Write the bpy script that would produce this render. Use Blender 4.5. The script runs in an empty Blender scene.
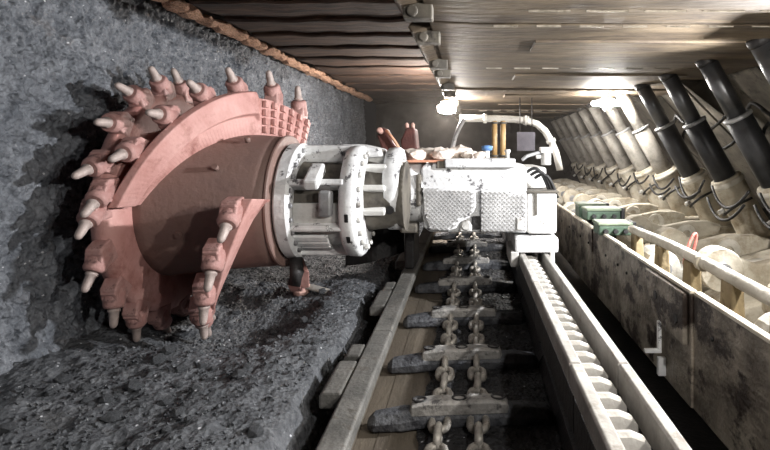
import bpy, bmesh, math, random
from mathutils import Vector, Matrix, noise
R = math.radians
PI = math.pi
ZC = 1.80          # camera height; everything below is laid out relative to the lens and lifted by ZC at the end
HAZE = 0.006
F = 540.0          # focal length in pixels of the 770x450 frame

scene = bpy.context.scene
# ------------------------------------------------------------------ camera
cam = bpy.data.cameras.new('camera')
cam.sensor_width = 36.0
cam.lens = F / 770 * 36.0
cam.shift_x = -(472 - 385) / 770
cam.shift_y = -(225 - 150) / 770
cam.clip_start = 0.05
camo = bpy.data.objects.new('camera', cam)
scene.collection.objects.link(camo)
camo.location = (0, 0, ZC)
camo.rotation_euler = (PI / 2, 0, 0)
scene.camera = camo
# ------------------------------------------------------------------ world, exposure
w = bpy.data.worlds.new('mine_dark'); scene.world = w
w.use_nodes = True
w.node_tree.nodes['Background'].inputs[0].default_value = (0.55, 0.6, 0.7, 1)
w.node_tree.nodes['Background'].inputs[1].default_value = 0.012
scene.view_settings.view_transform = 'Standard'
scene.view_settings.look = 'None'
scene.view_settings.gamma = 1.0
scene.view_settings.use_curve_mapping = False
scene.view_settings.exposure = -0.12
# lamps of the working, plus an added fill: (x, y, z relative to the lens, watts, colour); each hangs in a housing built further down
LAMPS = {
    'key':   ((2.58, 3.72, 0.52), 1150, (0.97, 0.98, 1.0)),      # flood lamp, aimed at KEY_AIM

    'legs':  ((1.05, 0.75, 0.64), 165, (1.0, 0.97, 0.93)),
    'walk_fill':  ((2.02, 1.0, 0.62), 360, (1.0, 0.96, 0.90)),  # unseen fill lamp, added to brighten the pontoons and legs
    'face':  ((-0.42, 9.0, 0.70), 520, (1.0, 0.93, 0.86)),
    'props': ((2.0, 8.0, 0.64), 320, (1.0, 0.97, 0.92)),
}
KEY_AIM = Vector((-2.2, 4.2, -0.45))
# ------------------------------------------------------------------ helpers
col = scene.collection
def X_(px, y): return (px - 472) / F * y
def Z_(py, y): return (150 - py) / F * y
def P(px, py, y): return Vector((X_(px, y), y, Z_(py, y)))

class MB:
    def __init__(s): s.v = []; s.f = []; s.s = []
    def add(s, vs, fs, smooth=False):
        b = len(s.v); s.v += [tuple(v) for v in vs]
        for f in fs: s.f.append(tuple(b + i for i in f)); s.s.append(smooth)
        return s
    def box(s, x0, x1, y0, y1, z0, z1):
        return s.add([(x, y, z) for x in (x0, x1) for y in (y0, y1) for z in (z0, z1)],
                     [(0,1,3,2),(4,6,7,5),(0,4,5,1),(2,3,7,6),(0,2,6,4),(1,5,7,3)])
    def obox(s, c, size, rot=None, taper=1.0):
        rot = rot or Matrix.Identity(3); c = Vector(c); out = []
        for x in (-.5, .5):
            for y in (-.5, .5):
                for z in (-.5, .5):
                    t = taper if z > 0 else 1.0
                    out.append(c + rot @ Vector((x*size[0]*t, y*size[1]*t, z*size[2])))
        return s.add(out, [(0,1,3,2),(4,6,7,5),(0,4,5,1),(2,3,7,6),(0,2,6,4),(1,5,7,3)])
    def lathe(s, prof, p0, axis, n=24, a0=0.0, a1=2*PI, smooth=True, cap=True):
        # prof: list of (distance along axis, radius)
        axis = Vector(axis).normalized(); p0 = Vector(p0)
        u = axis.orthogonal().normalized(); w_ = axis.cross(u)
        full = abs(a1 - a0 - 2*PI) < 1e-6
        m = n if full else n + 1
        vs = []
        for t, r in prof:
            for k in range(m):
                a = a0 + (a1 - a0) * k / n
                vs.append(p0 + axis*t + (u*math.cos(a) + w_*math.sin(a))*r)
        fs = []
        for i in range(len(prof)-1):
            for k in range(n):
                k2 = (k+1) % m if full else k+1
                fs.append((i*m+k, i*m+k2, (i+1)*m+k2, (i+1)*m+k))
        b = len(s.v)
        s.add(vs, fs, smooth)
        if cap and full:
            if prof[0][1] > 1e-5: s.f.append(tuple(b+k for k in reversed(range(m)))); s.s.append(False)
            if prof[-1][1] > 1e-5: s.f.append(tuple(b+(len(prof)-1)*m+k for k in range(m))); s.s.append(False)
        return s
    def cyl(s, p0, p1, r0, r1=None, n=16):
        p0 = Vector(p0); p1 = Vector(p1); d = p1 - p0
        return s.lathe([(0, r0), (d.length, r0 if r1 is None else r1)], p0, d, n)
    def ring(s, p0, axis, r_in, r_out, th, n=32, ch=0.008):
        return s.lathe([(0, r_in), (0, r_out-ch), (ch, r_out), (th-ch, r_out), (th, r_out-ch), (th, r_in), (0, r_in)], p0, axis, n, smooth=False, cap=False)
    def tube(s, path, r, n=8):
        path = [Vector(p) for p in path]; rows = []; up = Vector((0.13, 0.31, 0.94)).normalized()
        for i, p in enumerate(path):
            d = (path[min(i+1, len(path)-1)] - path[max(i-1, 0)]).normalized()
            a = d.cross(up)
            if a.length < 1e-3: a = d.orthogonal()
            a.normalize(); b = a.cross(d)
            rr = r[i] if isinstance(r, (list, tuple)) else r
            rows.append([p + (a*math.cos(2*PI*k/n) + b*math.sin(2*PI*k/n))*rr for k in range(n)])
        vs = [q for row in rows for q in row]; fs = []
        for i in range(len(rows)-1):
            for k in range(n):
                fs.append((i*n+k, i*n+(k+1) % n, (i+1)*n+(k+1) % n, (i+1)*n+k))
        fs.append(tuple(reversed(range(n)))); fs.append(tuple((len(rows)-1)*n+k for k in range(n)))
        return s.add(vs, fs, True)
    def loop_tube(s, path, r, n=8):
        path = [Vector(p) for p in path]; m = len(path); rows = []
        nrm = (path[1]-path[0]).cross(path[2]-path[0])
        k0 = 2
        while nrm.length < 1e-8 and k0 < m-1: k0 += 1; nrm = (path[1]-path[0]).cross(path[k0]-path[0])
        nrm.normalize()
        for i, p in enumerate(path):
            d = (path[(i+1) % m] - path[i-1]).normalized(); a = d.cross(nrm).normalized()
            rows.append([p + (a*math.cos(2*PI*k/n) + nrm*math.sin(2*PI*k/n))*r for k in range(n)])
        fs = [(i*n+k, i*n+(k+1) % n, ((i+1) % m)*n+(k+1) % n, ((i+1) % m)*n+k) for i in range(m) for k in range(n)]
        return s.add([q for row in rows for q in row], fs, True)
    def prism(s, poly, axis, a, b):
        # poly in the two remaining axes (order x,y,z without axis)
        def mk(p, t):
            return {'x': (t, p[0], p[1]), 'y': (p[0], t, p[1]), 'z': (p[0], p[1], t)}[axis]
        n = len(poly); vs = [mk(p, a) for p in poly] + [mk(p, b) for p in poly]
        fs = [tuple(reversed(range(n))), tuple(range(n, 2*n))] + [(i, (i+1) % n, n+(i+1) % n, n+i) for i in range(n)]
        return s.add(vs, fs)
    def rock(s, c, size, seed, sub=1, rough=0.35):
        bm = bmesh.new(); bmesh.ops.create_icosphere(bm, subdivisions=sub, radius=1.0)
        o = Vector((seed*3.17, seed*1.31, seed*7.7)); c = Vector(c)
        rot = Matrix.Rotation(seed*1.7, 3, 'Z') @ Matrix.Rotation(seed*2.3, 3, 'X')
        vs = []
        for v in bm.verts:
            k = 1 + rough*noise.noise(v.co*1.3 + o) + rough*.6*noise.noise(v.co*3.1 + o)
            q = rot @ (v.co*k)
            vs.append(c + Vector((q.x*size[0], q.y*size[1], q.z*size[2])))
        bm.verts.index_update()
        fs = [tuple(x.index for x in f.verts) for f in bm.faces]; bm.free()
        return s.add(vs, fs, False)
    def mesh(s, name):
        me = bpy.data.meshes.new(name); me.from_pydata(s.v, [], s.f)
        bm = bmesh.new(); bm.from_mesh(me)
        for f, sm in zip(bm.faces, s.s): f.smooth = sm
        bmesh.ops.recalc_face_normals(bm, faces=bm.faces)
        bm.to_mesh(me); bm.free(); me.update()
        return me
    def build(s, name, mat, parent=None, bevel=0.0, seg=2):
        me = s.mesh(name)
        return link(name, me, mat, parent, bevel, seg)

def link(name, me, mat, parent=None, bevel=0.0, seg=2):
    if mat is not None and len(me.materials) == 0: me.materials.append(mat)
    o = bpy.data.objects.new(name, me); col.objects.link(o)
    if bevel > 0:
        m = o.modifiers.new('bevel', 'BEVEL'); m.width = bevel; m.segments = seg; m.limit_method = 'ANGLE'; m.angle_limit = R(40)
    if parent is not None: adopt(o, parent)
    return o
def world_of(o):
    m = o.matrix_basis.copy()
    if o.parent: m = world_of(o.parent) @ o.matrix_parent_inverse @ m
    return m
def adopt(o, parent):
    o.parent = parent; o.matrix_parent_inverse = world_of(parent).inverted()
def tag(o, label=None, cat=None, group=None, kind=None):
    if label: o['label'] = label
    if cat: o['category'] = cat
    if group: o['group'] = group
    if kind: o['kind'] = kind
    return o
def thing(name, label, cat, loc=(0, 0, 0), group=None, kind=None):
    o = bpy.data.objects.new(name, None); col.objects.link(o); o.empty_display_size = .1
    o.location = loc
    return tag(o, label, cat, group, kind)
def inst(name, me, mat, parent, matrix, bevel=0.0):
    o = link(name, me, mat, None, bevel); o.matrix_basis = matrix
    if parent is not None: adopt(o, parent)
    return o
def copy_tree(o, parent=None, seen=None):
    c = o.copy(); col.objects.link(c); c.parent = parent
    for ch in o.children: copy_tree(ch, c)
    return c
def frame(p, z, x=None):
    z = Vector(z).normalized(); x = Vector(x) if x else z.orthogonal()
    y = z.cross(x).normalized(); x = y.cross(z)
    return Matrix.Translation(p) @ Matrix((x, y, z)).transposed().to_4x4()

# ------------------------------------------------------------------ materials
def lin(c): return tuple(((v/255)/12.92 if v/255 <= .04045 else ((v/255+.055)/1.055)**2.4) for v in c) + (1,)
def mat(name, c1, c2, scale=4.0, rough=.6, metal=0.0, bump=.15, bscale=40.0, chips=None, chip_scale=9.0, chip_at=.6, chip_w=.05, spec=.4, stretch=(1, 1, 1), rough2=None, coords='Object', dist=.02):
    m = bpy.data.materials.new(name); m.use_nodes = True
    nt = m.node_tree; N = nt.nodes; L = nt.links; b = N['Principled BSDF']
    tc = N.new('ShaderNodeTexCoord'); mp = N.new('ShaderNodeMapping'); mp.inputs['Scale'].default_value = stretch
    L.new(tc.outputs[coords], mp.inputs['Vector'])
    n1 = N.new('ShaderNodeTexNoise'); n1.inputs['Scale'].default_value = scale; n1.inputs['Detail'].default_value = 6; n1.inputs['Roughness'].default_value = .62
    L.new(mp.outputs[0], n1.inputs['Vector'])
    r1 = N.new('ShaderNodeValToRGB'); r1.color_ramp.elements[0].position = .36; r1.color_ramp.elements[1].position = .66
    r1.color_ramp.elements[0].color = lin(c1); r1.color_ramp.elements[1].color = lin(c2)
    L.new(n1.outputs[0], r1.inputs[0]); out = r1.outputs[0]
    if chips:
        n2 = N.new('ShaderNodeTexNoise'); n2.inputs['Scale'].default_value = chip_scale; n2.inputs['Detail'].default_value = 7; n2.inputs['Roughness'].default_value = .7
        L.new(mp.outputs[0], n2.inputs['Vector'])
        r2 = N.new('ShaderNodeValToRGB'); r2.color_ramp.elements[0].position = chip_at - chip_w; r2.color_ramp.elements[1].position = chip_at + chip_w
        L.new(n2.outputs[0], r2.inputs[0])
        mx = N.new('ShaderNodeMix'); mx.data_type = 'RGBA'
        L.new(r2.outputs[0], mx.inputs[0]); L.new(out, mx.inputs[6]); mx.inputs[7].default_value = lin(chips); out = mx.outputs[2]
    L.new(out, b.inputs['Base Color'])
    b.inputs['Roughness'].default_value = rough; b.inputs['Metallic'].default_value = metal
    b.inputs['Specular IOR Level'].default_value = spec
    if rough2 is not None:
        mr = N.new('ShaderNodeMapRange'); mr.inputs[1].default_value = .35; mr.inputs[2].default_value = .65; mr.inputs[3].default_value = rough; mr.inputs[4].default_value = rough2
        L.new(n1.outputs[0], mr.inputs[0]); L.new(mr.outputs[0], b.inputs['Roughness'])
    if bump:
        n3 = N.new('ShaderNodeTexNoise'); n3.inputs['Scale'].default_value = bscale; n3.inputs['Detail'].default_value = 5
        L.new(mp.outputs[0], n3.inputs['Vector'])
        bp = N.new('ShaderNodeBump'); bp.inputs['Strength'].default_value = bump; bp.inputs['Distance'].default_value = dist
        L.new(n3.outputs[0], bp.inputs['Height']); L.new(bp.outputs[0], b.inputs['Normal'])
    return m
def emit(name, c, s):
    m = bpy.data.materials.new(name); m.use_nodes = True; b = m.node_tree.nodes['Principled BSDF']
    b.inputs['Base Color'].default_value = (.8, .8, .8, 1); b.inputs['Emission Color'].default_value = c + (1,); b.inputs['Emission Strength'].default_value = s
    return m
def coal(name, c1, c2, warm, sparkle=.3):
    m = mat(name, c1, c2, scale=5, rough=.55, bump=0, spec=.35, chips=warm, chip_scale=3.0, chip_at=.68, chip_w=.08)
    nt = m.node_tree; N = nt.nodes; L = nt.links; b = N['Principled BSDF']; tc = N['Texture Coordinate']
    v = N.new('ShaderNodeTexVoronoi'); v.inputs['Scale'].default_value = 34; v.inputs['Randomness'].default_value = 1
    v2 = N.new('ShaderNodeTexNoise'); v2.inputs['Scale'].default_value = 26; v2.inputs['Detail'].default_value = 8; v2.inputs['Roughness'].default_value = .75
    L.new(tc.outputs['Object'], v.inputs['Vector']); L.new(tc.outputs['Object'], v2.inputs['Vector'])
    ad = N.new('ShaderNodeMath'); ad.operation = 'MULTIPLY_ADD'; ad.inputs[1].default_value = .9
    L.new(v.outputs['Distance'], ad.inputs[0]); L.new(v2.outputs[0], ad.inputs[2])
    bp = N.new('ShaderNodeBump'); bp.inputs['Strength'].default_value = .75; bp.inputs['Distance'].default_value = .03
    L.new(ad.outputs[0], bp.inputs['Height']); L.new(bp.outputs[0], b.inputs['Normal'])
    cn = N.new('ShaderNodeTexNoise'); cn.inputs['Scale'].default_value = 19; cn.inputs['Detail'].default_value = 6; cn.inputs['Roughness'].default_value = .75
    L.new(tc.outputs['Object'], cn.inputs['Vector'])
    cr = N.new('ShaderNodeValToRGB'); cr.color_ramp.elements[0].position = .34; cr.color_ramp.elements[1].position = .60
    cr.color_ramp.elements[0].color = (.48, .48, .50, 1); cr.color_ramp.elements[1].color = (1.08, 1.08, 1.08, 1)
    L.new(cn.outputs[0], cr.inputs[0])
    mu = N.new('ShaderNodeMix'); mu.data_type = 'RGBA'; mu.blend_type = 'MULTIPLY'; mu.inputs[0].default_value = 1
    L.new(b.inputs['Base Color'].links[0].from_socket, mu.inputs[6]); L.new(cr.outputs[0], mu.inputs[7]); L.new(mu.outputs[2], b.inputs['Base Color'])
    # pale specks painted in for glints off the coal
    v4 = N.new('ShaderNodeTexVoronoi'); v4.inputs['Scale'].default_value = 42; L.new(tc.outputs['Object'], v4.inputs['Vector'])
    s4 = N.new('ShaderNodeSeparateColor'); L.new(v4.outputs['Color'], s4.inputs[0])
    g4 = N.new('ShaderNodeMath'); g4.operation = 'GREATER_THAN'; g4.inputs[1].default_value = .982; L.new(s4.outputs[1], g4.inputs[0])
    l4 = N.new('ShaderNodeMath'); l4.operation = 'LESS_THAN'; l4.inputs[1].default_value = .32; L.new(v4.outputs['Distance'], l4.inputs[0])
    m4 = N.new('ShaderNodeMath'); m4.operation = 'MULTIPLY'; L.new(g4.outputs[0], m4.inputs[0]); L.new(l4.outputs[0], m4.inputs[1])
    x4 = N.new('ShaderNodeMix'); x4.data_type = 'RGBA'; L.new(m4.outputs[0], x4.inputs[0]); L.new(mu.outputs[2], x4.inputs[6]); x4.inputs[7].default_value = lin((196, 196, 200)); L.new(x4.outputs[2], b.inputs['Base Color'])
    # single shiny facets of bright coal
    r = N.new('ShaderNodeValToRGB'); r.color_ramp.elements[0].position = .88; r.color_ramp.elements[1].position = .92
    r.color_ramp.elements[0].color = (.62, .62, .62, 1); r.color_ramp.elements[1].color = (.16, .16, .16, 1)
    v3 = N.new('ShaderNodeTexVoronoi'); v3.inputs['Scale'].default_value = 48; L.new(tc.outputs['Object'], v3.inputs['Vector'])
    sp = N.new('ShaderNodeSeparateColor'); L.new(v3.outputs['Color'], sp.inputs[0]); L.new(sp.outputs[0], r.inputs[0]); L.new(r.outputs[0], b.inputs['Roughness'])
    return m

M = {}
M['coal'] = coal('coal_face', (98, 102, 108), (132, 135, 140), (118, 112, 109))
M['coal_floor'] = coal('coal_fines', (76, 78, 81), (104, 106, 109), (88, 85, 82))
M['rock'] = mat('roof_rock', (58, 46, 38), (92, 74, 60), 3, .85, bump=.6, bscale=14, chips=(40, 33, 30), chip_scale=5, dist=.05)
M['band'] = mat('rust_rock', (186, 138, 110), (228, 190, 164), 6, .8, bump=.6, bscale=22, chips=(74, 50, 42), chip_scale=7, chip_at=.58, dist=.03)
M['timber'] = mat('dark_timber', (60, 44, 36), (92, 70, 56), 3, .85, bump=.5, bscale=10, chips=(46, 36, 32), chip_scale=4, chip_at=.55, stretch=(.5, 3, 3), dist=.03)
M['drum'] = mat('drum_paint', (174, 126, 119), (198, 155, 148), 3.2, .62, bump=.2, bscale=30, chips=(140, 92, 84), chip_scale=5, chip_at=.62, chip_w=.1)
M['hub'] = mat('drum_hub_paint', (116, 94, 88), (138, 114, 106), 3, .6, bump=.2, bscale=26, chips=(116, 92, 84), chip_scale=3, chip_at=.55, chip_w=.12)
M['holder'] = mat('pick_holder_paint', (156, 114, 108), (184, 147, 141), 7, .6, bump=.3, bscale=40, chips=(112, 82, 78), chip_scale=12, chip_at=.62)
M['pick'] = mat('pick_steel', (150, 134, 128), (186, 172, 166), 9, .55, metal=.1, bump=.2, bscale=60, chips=(150, 112, 104), chip_scale=8, chip_at=.6)
M['tip'] = mat('carbide', (110, 108, 108), (150, 148, 148), 12, .35, metal=.6, bump=.1)
M['white'] = mat('chipped_white_paint', (190, 190, 191), (232, 232, 231), 3.5, .5, bump=.35, bscale=20, chips=(84, 82, 84), chip_scale=9, chip_at=.60, chip_w=.025)
M['white2'] = mat('dusty_white_paint', (176, 174, 170), (214, 213, 210), 4, .6, bump=.25, bscale=24, chips=(100, 95, 90), chip_scale=6, chip_at=.61, chip_w=.05)
M['grey'] = mat('worn_grey_steel', (120, 120, 122), (168, 168, 168), 4, .5, metal=.2, bump=.2, bscale=30, chips=(70, 68, 68), chip_scale=7, chip_at=.63)
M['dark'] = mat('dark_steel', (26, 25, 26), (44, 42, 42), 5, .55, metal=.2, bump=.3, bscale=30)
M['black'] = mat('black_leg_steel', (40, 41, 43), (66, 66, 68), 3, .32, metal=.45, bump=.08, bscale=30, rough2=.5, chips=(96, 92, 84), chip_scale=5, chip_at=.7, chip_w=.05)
M['chrome'] = mat('oiled_rod', (66, 67, 69), (100, 100, 102), 3, .25, metal=.7, bump=.05, bscale=30, rough2=.42)
M['dust'] = mat('dusty_base_paint', (156, 148, 132), (198, 191, 176), 3, .85, bump=.4, bscale=16, chips=(120, 106, 84), chip_scale=4, chip_at=.6, chip_w=.1)
M['dustw'] = mat('stone_dust', (174, 169, 158), (212, 208, 198), 3, .9, bump=.5, bscale=16, chips=(138, 128, 110), chip_scale=5, chip_at=.62, chip_w=.1)
M['canopy'] = mat('canopy_plate', (72, 61, 48), (112, 98, 79), 2.6, .62, metal=.08, bump=.5, bscale=13, chips=(62, 52, 43), chip_scale=4, chip_at=.56, chip_w=.1, stretch=(.45, 1.6, 1), rough2=.7)
M['weld'] = mat('bright_weld', (104, 97, 85), (158, 150, 138), 8, .4, metal=.4, bump=.2)
M['rack'] = mat('rack_steel', (140, 136, 130), (178, 175, 170), 5, .5, metal=.25, bump=.25, bscale=30, chips=(120, 110, 100), chip_scale=7, chip_at=.62, chip_w=.06)
M['pan'] = mat('pan_deck', (80, 73, 64), (98, 90, 79), 3, .55, metal=.3, bump=.25, bscale=25, chips=(88, 81, 73), chip_scale=4, chip_at=.58, chip_w=.15, stretch=(1.8, .5, 1))
M['sill'] = mat('sill_steel', (80, 79, 76), (114, 112, 108), 5, .6, metal=.25, bump=.4, bscale=34, chips=(86, 82, 76), chip_scale=10, chip_at=.6)
M['flight'] = mat('coal_dusted_steel', (52, 54, 59), (86, 87, 90), 9, .6, metal=.25, bump=.6, bscale=34, chips=(40, 40, 44), chip_scale=14, chip_at=.55, chip_w=.06)
M['clamp'] = mat('worn_clamp', (120, 118, 115), (160, 157, 153), 9, .55, metal=.3, bump=.5, bscale=34, chips=(80, 78, 78), chip_scale=14, chip_at=.6)
M['chain'] = mat('chain_steel', (128, 124, 118), (174, 169, 161), 14, .5, metal=.35, bump=.4, bscale=50, chips=(86, 80, 74), chip_scale=20, chip_at=.6)
M['plate'] = mat('rusty_spill_plate', (88, 80, 71), (152, 143, 130), 3.2, .62, metal=.15, bump=.5, bscale=20, chips=(46, 36, 30), chip_scale=2.6, chip_at=.535, chip_w=.03, stretch=(1, 1.0, 1.5), rough2=.45)
M['edge'] = mat('rubbed_edge', (176, 166, 148), (214, 206, 192), 6, .5, metal=.3, bump=.2)
M['green'] = mat('green_enamel', (88, 100, 82), (122, 132, 110), 5, .55, bump=.2, chips=(168, 166, 142), chip_scale=7, chip_at=.63)
M['gshade'] = mat('shaded_green_enamel', (44, 62, 48), (66, 84, 68), 5, .6, bump=.2)  # darker copy of the green, body shade under the lit lid put into colour
M['red'] = mat('red_rope', (176, 84, 76), (204, 124, 112), 20, .7, bump=.4, bscale=90)
M['hose'] = mat('black_rubber', (28, 28, 29), (46, 45, 44), 9, .6, bump=.2)
M['cowl'] = mat('red_brown_cowl', (66, 36, 32), (94, 54, 48), 5, .65, bump=.3, chips=(62, 40, 36), chip_scale=6)
M['lump'] = mat('pale_rock', (206, 190, 178), (238, 228, 218), 8, .85, bump=.5, bscale=30)
M['copper'] = mat('rusty_plate', (186, 126, 100), (214, 164, 138), 6, .6, bump=.2)
M['yellow'] = mat('ochre_pipe', (138, 110, 70), (168, 140, 98), 8, .5, bump=.1)
M['panel'] = mat('grey_panel', (78, 76, 86), (98, 96, 106), 5, .6, bump=.1)
M['blue'] = mat('blue_valve', (72, 108, 156), (104, 140, 186), 8, .5, bump=.1)
M['pinkcast'] = mat('pink_casting', (186, 146, 134), (214, 178, 166), 9, .7, bump=.4, bscale=40, chips=(130, 96, 88), chip_scale=9, chip_at=.6)
M['glow'] = emit('lamp_glass', (1.0, .96, .92), 26)
M['post'] = mat('ochre_dusty_post', (120, 104, 76), (158, 142, 110), 4, .8, bump=.4, bscale=18, chips=(86, 72, 52), chip_scale=5, chip_at=.58)
M['coalbed'] = coal('black_fines', (38, 38, 40), (58, 58, 60), (46, 44, 42))
M['treadgrey'] = mat('tread_paint', (150, 149, 149), (186, 185, 185), 6, .55, bump=.1)
M['leglit'] = mat('lamplit_grey_leg', (116, 112, 106), (172, 168, 160), 4, .5, metal=.2, bump=.1, chips=(84, 80, 76), chip_scale=4, chip_at=.6, chip_w=.1)  # lighter leg copy, glow of the ring lamp put into the colour
M['gob'] = mat('gob_plate', (74, 70, 64), (112, 106, 96), 3, .75, bump=.4, bscale=14, chips=(54, 50, 46), chip_scale=4)

# ================================================================== SETTING
def fb(p, o=4):
    a = 0; k = 1; s = 1.0
    for i in range(o): a += k*noise.noise(p*s); k *= .5; s *= 2.1
    return a
def grid(name, m, nu, nv, fn, parent=None):
    vs = [fn(i/(nu-1), j/(nv-1)) for j in range(nv) for i in range(nu)]
    fs = [(j*nu+i, j*nu+i+1, (j+1)*nu+i+1, (j+1)*nu+i) for j in range(nv-1) for i in range(nu-1)]
    me = bpy.data.meshes.new(name); me.from_pydata(vs, [], fs); me.polygons.foreach_set('use_smooth', [True]*len(fs)); me.update()
    return link(name, me, m, parent)
WX = -2.88
def crumb(q, s):
    d, _ = noise.voronoi(q*s); return d[0]
def wall_fn(u, v):
    y = 1.2 + 13.3*(u**2.0); z = -1.75 + 3.16*v
    q = Vector((0, y, z))
    x = WX + .07*fb(q*1.1 + Vector((3, 0, 0)), 3) + .03*fb(q*6, 3)
    d = crumb(q, 13.0); x += .05*max(0, .55-d)            # proud crumbs
    d2 = crumb(q + Vector((7, 1, 3)), 7.0); x -= .10*max(0, d2-.58)
    pit = noise.noise(q*14 + Vector((5, 5, 5)));  x -= .11*max(0, pit-.28)
    pit = noise.noise(q*25 + Vector((5, 9, 5)));  x -= .10*max(0, pit-.22)
    x += .03*max(0, .5 - crumb(q, 27.0))
    if z < -1.15: x += .22*((-1.15-z)/.5)**2
    return (x, y + .01*noise.noise(q*20), z)
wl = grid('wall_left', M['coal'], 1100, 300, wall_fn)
tag(wl, 'crumbly grey coal face along the left side', None, kind='structure')
def floor_z(x, y):
    q = Vector((x, y, 0))
    z = -1.36 - .07*max(0, (x+2.4)/1.4)
    z += .05*fb(q*1.3, 3) + .018*fb(q*7, 3)
    rd = Vector((x*.62 + y*.9, (y*.62 - x*.9)*5.0, 3.0))         # furrows swept by the drum
    k = max(0, 1-abs(x+1.75)/.95)*max(0, 1-abs(y-3.35)/1.3)
    z += .05*k*noise.noise(rd*.9)
    z += .045*max(0, .5 - crumb(q, 10.0)) + .035*max(0, .5-crumb(q, 19.0))
    dip = max(0, 1-((x+2.0)/.75)**2)*max(0, 1-((y-4.5)/.85)**2); z -= .22*dip
    ridge = math.exp(-((x+1.25)/.3)**2); z += .07*ridge*(1+.6*noise.noise(q*2.2))
    e = x + 1.0 + .07*fb(q*1.7 + Vector((9, 0, 0)), 3)
    if e > 0: z -= min(.55, e*1.9)
    return z
def floor_fn(u, v):
    x = -2.95 + 2.35*u; y = 1.6 + 9.4*(v**1.5)
    return (x, y, floor_z(x, y))
fl = grid('floor', M['coal_floor'], 190, 460, floor_fn)
tag(fl, 'dark loose coal floor under the cutting drum', None, kind='structure')
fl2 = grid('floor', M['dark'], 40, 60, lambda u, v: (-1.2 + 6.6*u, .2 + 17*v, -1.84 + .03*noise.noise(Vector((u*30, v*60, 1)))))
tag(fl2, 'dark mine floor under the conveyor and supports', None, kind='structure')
cl = grid('ceiling', M['rock'], 150, 220, lambda u, v: (-3.0 + 8.4*u, -.2 + 17.4*v, 1.45 + .05*fb(Vector((u*12, v*26, 0)), 4)))
tag(cl, 'brown broken rock roof above the canopies', None, kind='structure')
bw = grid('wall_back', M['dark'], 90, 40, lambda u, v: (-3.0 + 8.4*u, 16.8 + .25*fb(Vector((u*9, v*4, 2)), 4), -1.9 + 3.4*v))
tag(bw, 'dark far end of the working', None, kind='structure')
rw = grid('wall_right', M['gob'], 120, 40, lambda u, v: (5.2 + .2*fb(Vector((u*20, v*5, 4)), 4), -.2 + 17.3*u, -1.9 + 3.4*v))
tag(rw, 'dark caved waste behind the supports', None, kind='structure')

# rusty rock band along the top of the coal face
band = thing('trim_1', None, None, (WX+.04, 3.5, 1.24), kind='structure')
random.seed(4)
rocks = []
for k in range(7):
    mb = MB(); mb.rock((0, 0, 0), (1, 1, 1), k+1.3, 2, .32); rocks.append(mb.mesh('stone')); rocks[-1].materials.append(M['band'])
y = 3.6; k = 0
while y < 14.3:
    L_ = random.uniform(.16, .34)*(1 + .03*y)
    mtx = Matrix.Translation((WX + .17 + random.uniform(-.02, .02), y, 1.325 + random.uniform(-.015, .015))) @ Matrix.Diagonal((.10, L_*.62, .062 + random.uniform(-.01, .012), 1))
    inst('stone', rocks[k % 7], None, band, mtx); y += L_; k += 1

# roof timbers between face and canopies
ys = [3.1, 3.95, 4.75, 5.45, 6.15, 6.9, 7.7, 8.6, 9.6, 10.7, 11.9]
ordn = ['nearest', 'second', 'third', 'fourth', 'fifth', 'sixth', 'seventh', 'eighth', 'ninth', 'tenth', 'eleventh']
for i, y in enumerate(ys):
    mb = MB(); nx = 26; rows = []
    wd = (ys[min(i+1, 10)] - ys[min(i, 9)])*.95
    prof = [(0, 1.46), (0, 1.315), (.04, 1.30), (wd*.6, 1.318), (wd, 1.335), (wd, 1.46)]
    vs = []; fs = []
    for a in range(nx):
        x = -2.50 + 2.36*a/(nx-1)
        for (dy, z) in prof:
            q = Vector((x*2, y+dy, z*3)); j = noise.noise(q*1.6)*.022
            vs.append((x, y + dy + noise.noise(q + Vector((4, 4, 4)))*.03, z + j))
    n = len(prof)
    for a in range(nx-1):
        for b in range(n):
            fs.append((a*n+b, a*n+(b+1) % n, (a+1)*n+(b+1) % n, (a+1)*n+b))
    fs.append(tuple(range(n))); fs.append(tuple(reversed([(nx-1)*n+b for b in range(n)])))
    mb.add(vs, fs)
    tag(mb.build('roof_beam', M['timber']), 'dark brown roof beam spanning to the coal face, %s from the camera' % ordn[i], 'roof beam', 'roof beams over the coal face')

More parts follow.
